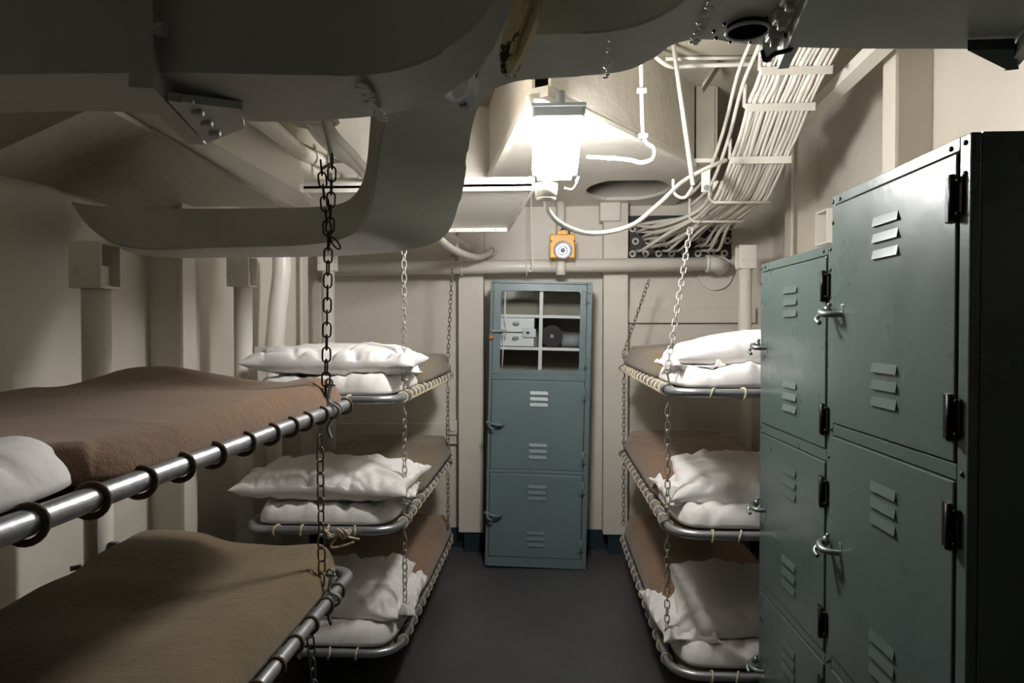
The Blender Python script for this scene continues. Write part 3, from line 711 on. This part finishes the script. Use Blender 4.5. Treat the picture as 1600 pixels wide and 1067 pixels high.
# --- far left stack
LX0, LX1 = -1.22, -.60
names = ['top', 'middle', 'bottom']
for k, z in enumerate((1.235, .715, .225)):
    bunk(LX0, LX1, 2.66, 4.30, z, ['top bunk of the far left stack, grey tube frame laced with cream rope', 'middle bunk of the far left stack with a frayed rope knot on its end', 'lowest bunk of the far left stack just above the floor'][k], 1, .098, LOOP_C)
    mattress(LX0+.018, LX1-.018, 2.68, 4.26, z+.0175, .07, 11+k,
             'white sheeted mattress end under the pillow on the %s far left bunk' % names[k])
    rsurf((LX0+LX1)/2+.01, 3.74, .308, .55, z+.0185, .112, .06, blanket_disp(20+k, .014, ((-1.1, 3.9, .3, .02),)), 40, 70,
          m=(WOOLG, WOOLG, WOOLB)[k], label=['olive brown blanket behind the pillow on the top far left bunk', 'dark olive blanket on the middle far left bunk', 'brown blanket over the lowest far left bunk'][k], cat='blanket', tuck=.02)
pillow((-.905, 2.93, 1.375), .355, .225, .072, .05, math.radians(3), 101, 'long puffy white pillow on the top far left bunk', tilt=(.04, .02), amp=.016)
pillow((-.92, 2.92, .862), .37, .24, .078, .055, math.radians(-2), 102, 'white pillow with a pointed corner on the middle far left bunk', tilt=(.03, .0), amp=.016)
pillow((-.93, 2.98, .372), .31, .25, .07, .055, math.radians(2), 103, 'white pillow on the lowest far left bunk, partly behind the near blanket', tilt=(.1, .03), amp=.012)
# folded turn-down of sheet at aisle side
def fold(c, hx, hy, h, rz, seed, label):
    return pillow(c, hx, hy, h, h*.6, rz, seed, label, amp=.02, name='folded_sheet')
for a in ((( -.70, 3.04, 1.335), .13, .15, .035, .2, 131, 'rumpled white sheet fold at the aisle end of the top far left pillow'),
          ((-.685, 2.98, .815), .12, .16, .035, .1, 132, 'rumpled white sheet fold at the aisle end of the middle far left pillow'),
          ((-.665, 3.0, .325), .10, .22, .035, .05, 133, 'rumpled white sheet fold over the aisle side of the lowest far left bunk')):
    o = fold(*a); o['category'] = 'sheet'
# frayed knot
t = None
kb = MB(); rnd = random.Random(4); kc = Vector((P(530, 832, 2.63).x, 2.632, .712))
pts = [kc+Vector((rnd.uniform(-.05, .05), rnd.uniform(-.018, .0), rnd.uniform(-.025, .025))) for _ in range(12)]
pts = [kc+Vector((-.07, 0, .02))]+pts+[kc+Vector((.08, -.005, -.02))]
kb.tube(catmull(pts, 6), .0055, 6); kb.tube(catmull([kc, kc+Vector((-.03, -.01, -.05)), kc+Vector((.02, -.01, -.045)), kc+Vector((.06, -.01, -.03))], 6), .005, 6)
tag(kb.build('rope_knot', ROPE), 'frayed rope knot tied to the end rail of the middle far left bunk', 'rope')
# --- right stack
RX0, RX1 = .463, 1.10
for k, z in enumerate((1.28, .757, .235)):
    bunk(RX0, RX1, 2.53, 4.30, z, ['top bunk of the right stack beside the green lockers', 'middle bunk of the right stack beside the green lockers', 'lowest bunk of the right stack beside the green lockers'][k], -1, .105, LOOP_C)
    mattress(RX0+.022, RX1-.03, 2.56, 4.26, z+.0175, .072, 41+k, 'white sheeted mattress end under the pillow on the %s right bunk' % names[k])
    rsurf((RX0+RX1)/2-.006, 3.63, .312, .66, z+.0185, .115, .06, blanket_disp(50+k, .014), 40, 70,
          m=(WOOLG, WOOLB, WOOLB)[k], label=['dark olive blanket on the top right bunk', 'brown blanket on the middle right bunk', 'brown blanket on the lowest right bunk hanging near the floor'][k], cat='blanket', tuck=.02)
pillow((.87, 2.84, 1.425), .36, .23, .08, .055, math.radians(-4), 111, 'white pillow on the top right bunk, cut off by the locker', tilt=(.0, -.08), amp=.009)
pillow((.87, 2.86, .90), .355, .27, .075, .055, math.radians(-8), 112, 'white pillow on the middle right bunk, cut off by the locker', tilt=(.12, -.04), amp=.009)
pillow((.86, 2.88, .385), .345, .28, .075, .055, math.radians(-8), 113, 'white pillow on the lowest right bunk, cut off by the locker', tilt=(.15, -.03), amp=.009)
for a in (((.565, 2.78, 1.375), .10, .16, .04, .1, 141, 'crumpled white sheet by the chain hook on the top right bunk'),
          ((.56, 2.86, .845), .10, .22, .04, .05, 142, 'crumpled white sheet over the aisle edge of the middle right bunk'),
          ((.54, 2.86, .325), .11, .26, .045, .05, 143, 'crumpled white sheet over the aisle edge of the lowest right bunk')):
    o = fold(*a); o['category'] = 'sheet'
# --- near left pair
NX0, NX1 = -1.26, -.60
bunk(NX0, NX1, .25, 2.06, 1.288, 'upper near left bunk, thick shiny tube rail laced with brown rope', 1, .112, LOOP_D, ends=False, r=.06)
bunk(NX0, NX1, .25, 2.06, .768, 'lower near left bunk under the olive blanket', 1, .112, LOOP_D, ends=False, r=.06)
rsurf(-.935, 1.46, .335, .60, 1.3, .055, .05, blanket_disp(61, .010, ((-1.15, 1.95, .22, .045), (-1.2, 1.5, .3, .015), (-.75, 1.5, .2, .012), (-.66, 1.9, .1, .02))), 70, 110, m=WOOLB, label='brown blanket spread on the upper near left bunk', cat='blanket', tuck=.02, bottom=-.0)
rsurf(-.945, 1.21, .335, .84, .7855, .07, .06, blanket_disp(71, .016, ((-1.13, 1.92, .2, .05), (-1.2, 1.45, .3, .03), (-.68, 1.95, .12, .02), (-.8, 1.3, .2, .02))), 70, 130, m=WOOLG, label='olive wool blanket spread on the lower near left bunk', cat='blanket', tuck=.02)
cf_ = creases(121, 60, .32, .35, .016)
rsurf(-.935, .60, .325, .345, 1.3055, .065, .07, lambda x, y: cf_(x+.935, y-.6)+.012*nz(x, y, 4, 5), 50, 60, 5, name='pillow', m=COTTON, label='pale bluish pillow at the near end of the upper near left bunk', cat='pillow', tuck=.02)

# ------------------------------------------------------------ chains
def link_mesh(L, W, r, m):
    mb = MB(); pts = []; h = L/2-W/2
    for k in range(6): a = math.pi*k/5; pts.append(Vector((W/2*math.cos(a), 0, h+W/2*math.sin(a))))
    for k in range(6): a = math.pi+math.pi*k/5; pts.append(Vector((W/2*math.cos(a), 0, -h+W/2*math.sin(a))))
    mb.tube(pts, r, 6, closed=True)
    me = bpy.data.meshes.new('link'); bmesh.ops.recalc_face_normals(mb.bm, faces=mb.bm.faces); mb.bm.to_mesh(me); mb.bm.free(); me.materials.append(m); return me
LK_BIG = link_mesh(.042, .0215, .0026, BLACKM); LK_D = link_mesh(.040, .021, .0026, CHAINM)
LK_L = link_mesh(.036, .019, .0025, CHAINL); LK_S = link_mesh(.034, .018, .0024, CHAINM)
def run(t, me, a, b, pitch):
    a = Vector(a); b = Vector(b); d = b-a; n = max(1, round(d.length/pitch)); q = d.to_track_quat('Z', 'Y')
    for k in range(n+1):
        tw = q @ Matrix.Rotation(math.radians(90*(k % 2)+25+random.uniform(-14, 14)), 3, 'Z').to_quaternion()
        inst(me, 'link', t, a+d*(k/n)-t.location, quat=tw)
def hook(t, x, y, z, m, s=1.0, sx=1):
    """S-shaped flat hanger that grips the tube at z"""
    pts = catmull([Vector((x+.004*sx, y, z+.085*s)), Vector((x-.002*sx, y, z+.05*s)), Vector((x+.0*sx, y, z+.03*s)), Vector((x+.024*sx, y, z+.012*s)), Vector((x+.026*sx, y, z-.008*s)), Vector((x+.006*sx, y, z-.028*s)), Vector((x-.004*sx, y, z-.055*s)), Vector((x+.004*sx, y, z-.085*s))], 5)
    MB().ribbon(pts, (0, 1, 0), .014, .0065).build('hook', m, t)
    MB().tube([Vector((x+.0095*math.cos(a), y, z+.092*s+.011*math.sin(a))) for a in [2*math.pi*k/14 for k in range(14)]], .003, 6, closed=True).cyl((x-.012, y, z+.085*s), (x+.016, y, z+.085*s), .004, 8).build('shackle', m, t)
# near left chain
t = thing('bunk_chain', 'black iron chain hanging in front of the near left bunk corner', 'chain', (-.595, 1.84, .0))
ytop = P(512, 375, 1.84)
run(t, LK_BIG, P(509, 612, 1.84), P(513, 380, 1.84), .034)
run(t, LK_BIG, P(513, 376, 1.84), P(502, 262, 1.84), .034); run(t, LK_BIG, P(515, 372, 1.84), P(519, 252, 1.84), .034)
q = P(524, 380, 1.83)
MB().tube([q+Vector((.006*math.cos(a)+.012*math.sin(a), 0, -.016*math.sin(a)+.004*math.cos(a))) for a in [2*math.pi*k/14 for k in range(14)]], .0025, 6, closed=True).build('snap_link', BLACKM, t)
MB().tube(catmull([P(519, 256, 1.84), P(517, 240, 1.84), P(512, 215, 1.88), P(506, 190, 1.95)], 5), .006, 8).tube([P(519, 254, 1.84), P(502, 264, 1.84)], .004, 6).build('hanger_eye', GREYM, t)
MB().box(P(445, 276, 2.35), P(575, 266, 2.35)+Vector((0, .05, 0)), .003)
hook(t, -.598, 1.84, 1.288, STEEL, .85)
run(t, LK_D, P(500, 690, 1.84), P(503, 905, 1.84), .034)
hook(t, -.598, 1.84, .768, STEEL, .8)
run(t, LK_D, P(484, 985, 1.84), P(492, 1090, 1.84), .034)
# far chains
def side_chain(x, y, ztop, dx, zs, zend, me, pitch, label, m, sx, dy=0, hooks=True):
    t = thing('bunk_chain', label, 'chain', (x, y, 0))
    run(t, me, (x, y, zs[0]+.10), (x+dx, y+dy, ztop), pitch)
    for i, z in enumerate(zs):
        if i < len(zs)-1 or zend is not None: hook(t, x, y, z, m, .8, sx)
        if i < len(zs)-1: run(t, me, (x, y, z-.085), (x, y, zs[i+1]+.10), pitch)
    if zend is not None and zend < zs[-1]: run(t, me, (x, y, zs[-1]-.085), (x, y, zend), pitch)
    return t
ZL = (1.235, .715, .225); ZR = (1.28, .757, .235)
side_chain(-.598, 2.82, P(638, 392, 2.82).z, .0, ZL, None, LK_L, .0285, 'pale steel chain at the near aisle corner of the far left bunks', CHAINL, 1)
side_chain(-.598, 4.06, P(708, 402, 4.06).z, .03, ZL, None, LK_S, .027, 'thin steel chain at the far aisle corner of the far left bunks', CHAINL, 1)
t = side_chain(.463, 2.66, 1.28+.63, .11, ZR, None, LK_L, .0285, 'bright steel chain slanting up from the near corner of the right bunks', CHAINL, -1, dy=.14)
a = Vector((.573, 2.80, 1.92)); b = P(1126, 325, 3.3)
MB().tube([a, b], .002, 6).build('wire', CHAINL, t)
side_chain(.463, 4.18, P(1014, 440, 4.25).z, .16, ZR, None, LK_S, .027, 'thin steel chain at the far corner of the right bunks by the pilaster', CHAINM, -1, dy=.1)

# ------------------------------------------------------------ lockers
def louvre_mesh(wd=.118):
    bm = bmesh.new(); h, pr = .021, .0062
    P_ = [(-wd/2, 0, h/2), (wd/2-.006, 0, h/2), (wd/2, -pr, -h/2), (-wd/2+.006, -pr, -h/2), (-wd/2, 0, -h/2), (wd/2, 0, -h/2)]
    v = [bm.verts.new(p) for p in P_]
    for f in ((0, 1, 2, 3), (3, 2, 5, 4), (0, 3, 4), (1, 5, 2), (0, 4, 5, 1)): bm.faces.new([v[i] for i in f])
    bmesh.ops.recalc_face_normals(bm, faces=bm.faces)
    me = bpy.data.meshes.new('louvre'); bm.to_mesh(me); bm.free(); return me
LOUV = {}
def handle(door, x, z, m, k=1.0):
    """grab handle with latch, local coordinates, front at -y"""
    mb = MB().box((x+.035, -.006, z-.026), (x+.055, 0, z+.026), .003)
    mb.tube(catmull([(x+.045, -.004, z), (x+.038, -.028, z), (x+.018, -.04, z+.002), (x-.008, -.036, z+.008), (x-.022, -.02, z+.010)], 6), [.007+.002*math.sin(i/24*3.14) for i in range(25)], 8)
    mb.ball((x-.022, -.014, z+.010), .013, (1, .8, 1.1)).ball((x-.018, -.01, z+.026), .006)
    mb.tube(catmull([(x-.018, -.03, z+.004), (x-.012, -.046, z-.012), (x+.006, -.044, z-.022)], 5), .006, 8)
    for v in mb.bm.verts: v.co = Vector((x+.02+(v.co.x-x-.02)*k, v.co.y*(1+(k-1)*.3), z+(v.co.z-z)*(1+(k-1)*.4)))
    h = mb.build('handle', m, door, local=True)
def hinge(door, x, z, m):
    h = .085
    mb = MB().box((x-.022, -.010, z-h/2), (x+.0, -.001, z+h/2), .002).cyl((x+.004, -.012, z-h/2), (x+.004, -.012, z+h/2), .006, 8).box((x+.008, -.006, z-h/2+.008), (x+.024, -.001, z+h/2-.008), .0015)
    for dz in (-.03, .03): mb.ball((x+.016, -.007, z+dz), .005, u=8, v=5)
    mb.build('hinge', m, door, local=True)
def locker(label, loc, rot, W, H, D, doors, m, dark, window=False, handlem=STEEL, hingem=BLACKM):
    t = thing('steel_locker', label, 'locker', loc, rot=rot)
    hw = W/2; th = .012
    body = MB()
    body.box((-hw, .02, 0), (-hw+th, D, H)).box((hw-th, .02, 0), (hw, D, H)).box((-hw+th, D-th, 0), (hw-th, D, H)).box((-hw+th, .02, H-th), (hw-th, D-th, H)).box((-hw+th, .02, 0), (hw-th, D-th, th))
    body.build('carcass', m, t, local=True)
    fr = MB(); s = .033
    fr.box((-hw, 0, 0), (-hw+.018, .0195, H), .003).box((hw-s, 0, 0), (hw, .0195, H), .003)
    edges = []
    for (z0, z1) in doors: edges.append((z0, z1))
    gaps = [(0, doors[-1][0])]+[(doors[i+1][1], doors[i][0]) for i in range(len(doors)-1)]+[(doors[0][1], H)]
    for a, b in gaps: fr.box((-hw+.018, 0.0, a), (hw-s, .0195, b), .002)
    fr.build('front_frame', m, t, local=True)
    for z in [H-.015, H-.07]+[(a+b)/2 for a, b in gaps[1:-1]]+[.02]:
        for x in (-hw+.009, hw-.016): MB().ball((x, -.001, z), .0055, (1, .6, 1), 8, 5).build('rivet', m if not dark else LOCKD, t, local=True)
    for x in (-hw+.05, hw-.06): MB().ball((x, -.001, H-.015), .0055, (1, .6, 1), 8, 5).build('rivet', m if not dark else LOCKD, t, local=True)
    x0, x1 = -hw+.021, hw-s-.003
    if m.name not in LOUV:
        me = louvre_mesh(); me.materials.append(m); LOUV[m.name] = me
    for i, (z0, z1) in enumerate(doors):
        win = window and i == 0
        d = MB()
        if not win: d.box((x0, -.004, z0+.003), (x1, .012, z1-.003), .003)
        else:
            wx0, wx1, wz0, wz1 = -.252, .246, z0+.03, z1-.047
            R = .022
            outer = [(x0, z0+.003), (x1, z0+.003), (x1, z1-.003), (x0, z1-.003)]
            inner = []
            for cx, cz, a0 in ((wx1-R, wz0+R, 270), (wx1-R, wz1-R, 0), (wx0+R, wz1-R, 90), (wx0+R, wz0+R, 180)):
                for k in range(5): a = math.radians(a0+90*k/4); inner.append((cx+R*math.cos(a), cz+R*math.sin(a)))
            bm = d.bm; L_ = []
            for y in (-.004, .012):
                es = []; lv = []
                for loop in (outer, inner):
                    vs = [bm.verts.new((x, y, z)) for x, z in loop]; lv.append(vs); es += [bm.edges.new((vs[q], vs[(q+1) % len(vs)])) for q in range(len(vs))]
                bmesh.ops.triangle_fill(bm, edges=es); L_.append(lv)
            for li in range(2):
                a, b = L_[0][li], L_[1][li]; n = len(a)
                for q in range(n): bm.faces.new((a[q], a[(q+1) % n], b[(q+1) % n], b[q]))
        door = d.build('door', m, t, local=True)
        MB().box((x0-.002, .0125, z0), (x1+.002, .014, z1)).build('gap_shade_sheet', BLACKR, t, local=True) if not win else None  # black sheet behind the door, gap shade put in as colour
        if not win:
            cx = 0.0
            for zz in (z1-.08, z1-.117, z1-.154, z0+.16, z0+.122, z0+.084):
                inst(LOUV[m.name], 'louvre', door, Vector((cx, -.004, zz)))
        else:
            MB().box((wx0-.005, .0125, wz0-.005), (wx1+.005, .0155, wz1+.005)).build('window_pane', GLASS, door, local=True)
        for zz in (z1-.085, z0+.085): hinge(door, x1-.004, zz, hingem)
        if not win: handle(door, x0+(.022 if window else .01), (z0+z1)/2, handlem, 1.35 if window else 1.0)
    return t
# the two lockers on the right
YN0, YN1 = 1.25, 1.84
XN = .745
locker('large dark green grey locker filling the right edge of the view', (XN, (YN0+YN1)/2, 0), (0, 0, -math.pi/2), YN1-YN0, 1.86, .5,
       [(1.266, 1.835), (.655, 1.236), (.045, .625)], LOCK, True)
locker('lower green grey locker between the right bunks and the large locker', (.765, 2.19, 0), (0, 0, -math.pi/2+math.radians(.8)), .60, 1.745, .48,
       [(1.18, 1.717), (.615, 1.148), (.045, .585)], LOCK, True)
# the centre locker with a window
CW = .640; cxm = (P(757, 887, 4.3).x+P(916, 890, 4.3).x)/2
lean = math.radians(1.25)
ct = locker('blue grey locker with a glazed top door at the end of the aisle', (cxm, 4.3, .008), (0, lean, 0), CW, 1.81, .38,
            [(1.222, 1.796), (.618, 1.187), (.062, .595)], LOCKB, False, window=True, handlem=LOCKB, hingem=LOCKB)
sh = MB()
MB().box((-.01, .022, 1.20), (.012, .355, 1.79)).build('divider', WHITEM, ct, local=True)
for z in (1.385, 1.59):
    MB().box((-.300, .022, z-.009), (-.0105, .355, z+.009)).build('shelf', WHITEM, ct, local=True); MB().box((.0125, .022, z-.009), (.300, .355, z+.009)).build('shelf', WHITEM, ct, local=True)
MB().box((-.305, .352, 1.2), (.305, .366, 1.79)).build('back_lining', DECK, ct, local=True)
for (z0, z1) in ((1.488, 1.578), (1.398, 1.482)):
    dr = MB().box((-.298, .03, z0), (-.04, .30, z1), .003).build('drawer', WHITEM, ct, local=True)
    zc = (z0+z1)/2+.012
    MB().box((-.175, .024, zc-.006), (-.14, .03, zc+.008), .002).tube(catmull([(-.175, .028, zc-.004), (-.17, .012, zc-.008), (-.145, .012, zc-.008), (-.14, .028, zc-.004)], 4), .004, 6).build('pull', STEEL, dr, local=True)
o = MB().box((-.112, .016, 1.455), (-.028, .0285, 1.512), .003).build('lock_plate', GALV, ct, local=True)
MB().box((-.09, .010, 1.478), (-.07, .016, 1.492), .002).build('lock_hasp', BLACKM, o, local=True)
# latch rods and lever on the window door
lv = MB().tube([(-.226, -.012, 1.74), (-.226, -.012, 1.56), (-.214, -.014, 1.52), (-.228, -.016, 1.49), (-.236, -.014, 1.46), (-.232, -.012, 1.42), (-.236, -.012, 1.27)], .004, 8)
lv.build('latch_rod', WHITEM, ct, local=True)
lv = MB().tube(catmull([(-.305, -.014, 1.492), (-.27, -.022, 1.492), (-.235, -.028, 1.496), (-.215, -.02, 1.49)], 5), .009, 8).cyl((-.228, -.024, 1.47), (-.228, -.004, 1.47), .014, 12)
lv.build('lever', GREYM, ct, local=True)
M_ = Matrix.Translation((cxm, 4.3, .008)) @ Matrix.Rotation(lean, 4, 'Y')
q = M_ @ Vector((-.308, -.02, 1.455))
t = thing('padlock', 'small brass padlock on the edge of the glazed locker door', 'padlock', q)
MB().box(q-Vector((.014, .007, .014)), q+Vector((.014, .007, .012)), .003).build('padlock_body', BRASS, t)
MB().tube(catmull([q+Vector((-.009, 0, .012)), q+Vector((-.009, 0, .03)), q+Vector((0, 0, .038)), q+Vector((.009, 0, .03)), q+Vector((.009, 0, .012))], 4), .0022, 6).build('padlock_shackle', STEEL, t)
# reel and block in the right hand compartment
q = M_ @ Vector((.075, .18, 1.3945)); rc = q+Vector((0, 0, .072))
t = thing('cable_reel', 'dark round reel seen through the glazed locker door', 'reel', q)
MB().cyl(rc+Vector((0, -.045, 0)), rc+Vector((0, -.035, 0)), .07, 28).cyl(rc+Vector((0, .035, 0)), rc+Vector((0, .045, 0)), .07, 28).cyl(rc+Vector((0, -.036, 0)), rc+Vector((0, .036, 0)), .045, 24).build('drum', BLACKM, t)
MB().cyl(rc+Vector((0, -.052, 0)), rc+Vector((0, -.044, 0)), .012, 12).build('hub', GREYM, t)
q = M_ @ Vector((.205, .20, 1.395))
t = thing('white_canister', 'pale grey cylinder lying behind glass beside the dark reel', 'canister', q)
MB().cyl(q+Vector((-.065, 0, .045)), q+Vector((.065, 0, .045)), .04, 20).cyl(q+Vector((-.075, 0, .045)), q+Vector((-.064, 0, .045)), .03, 16).build('canister_body', GREYM, t)
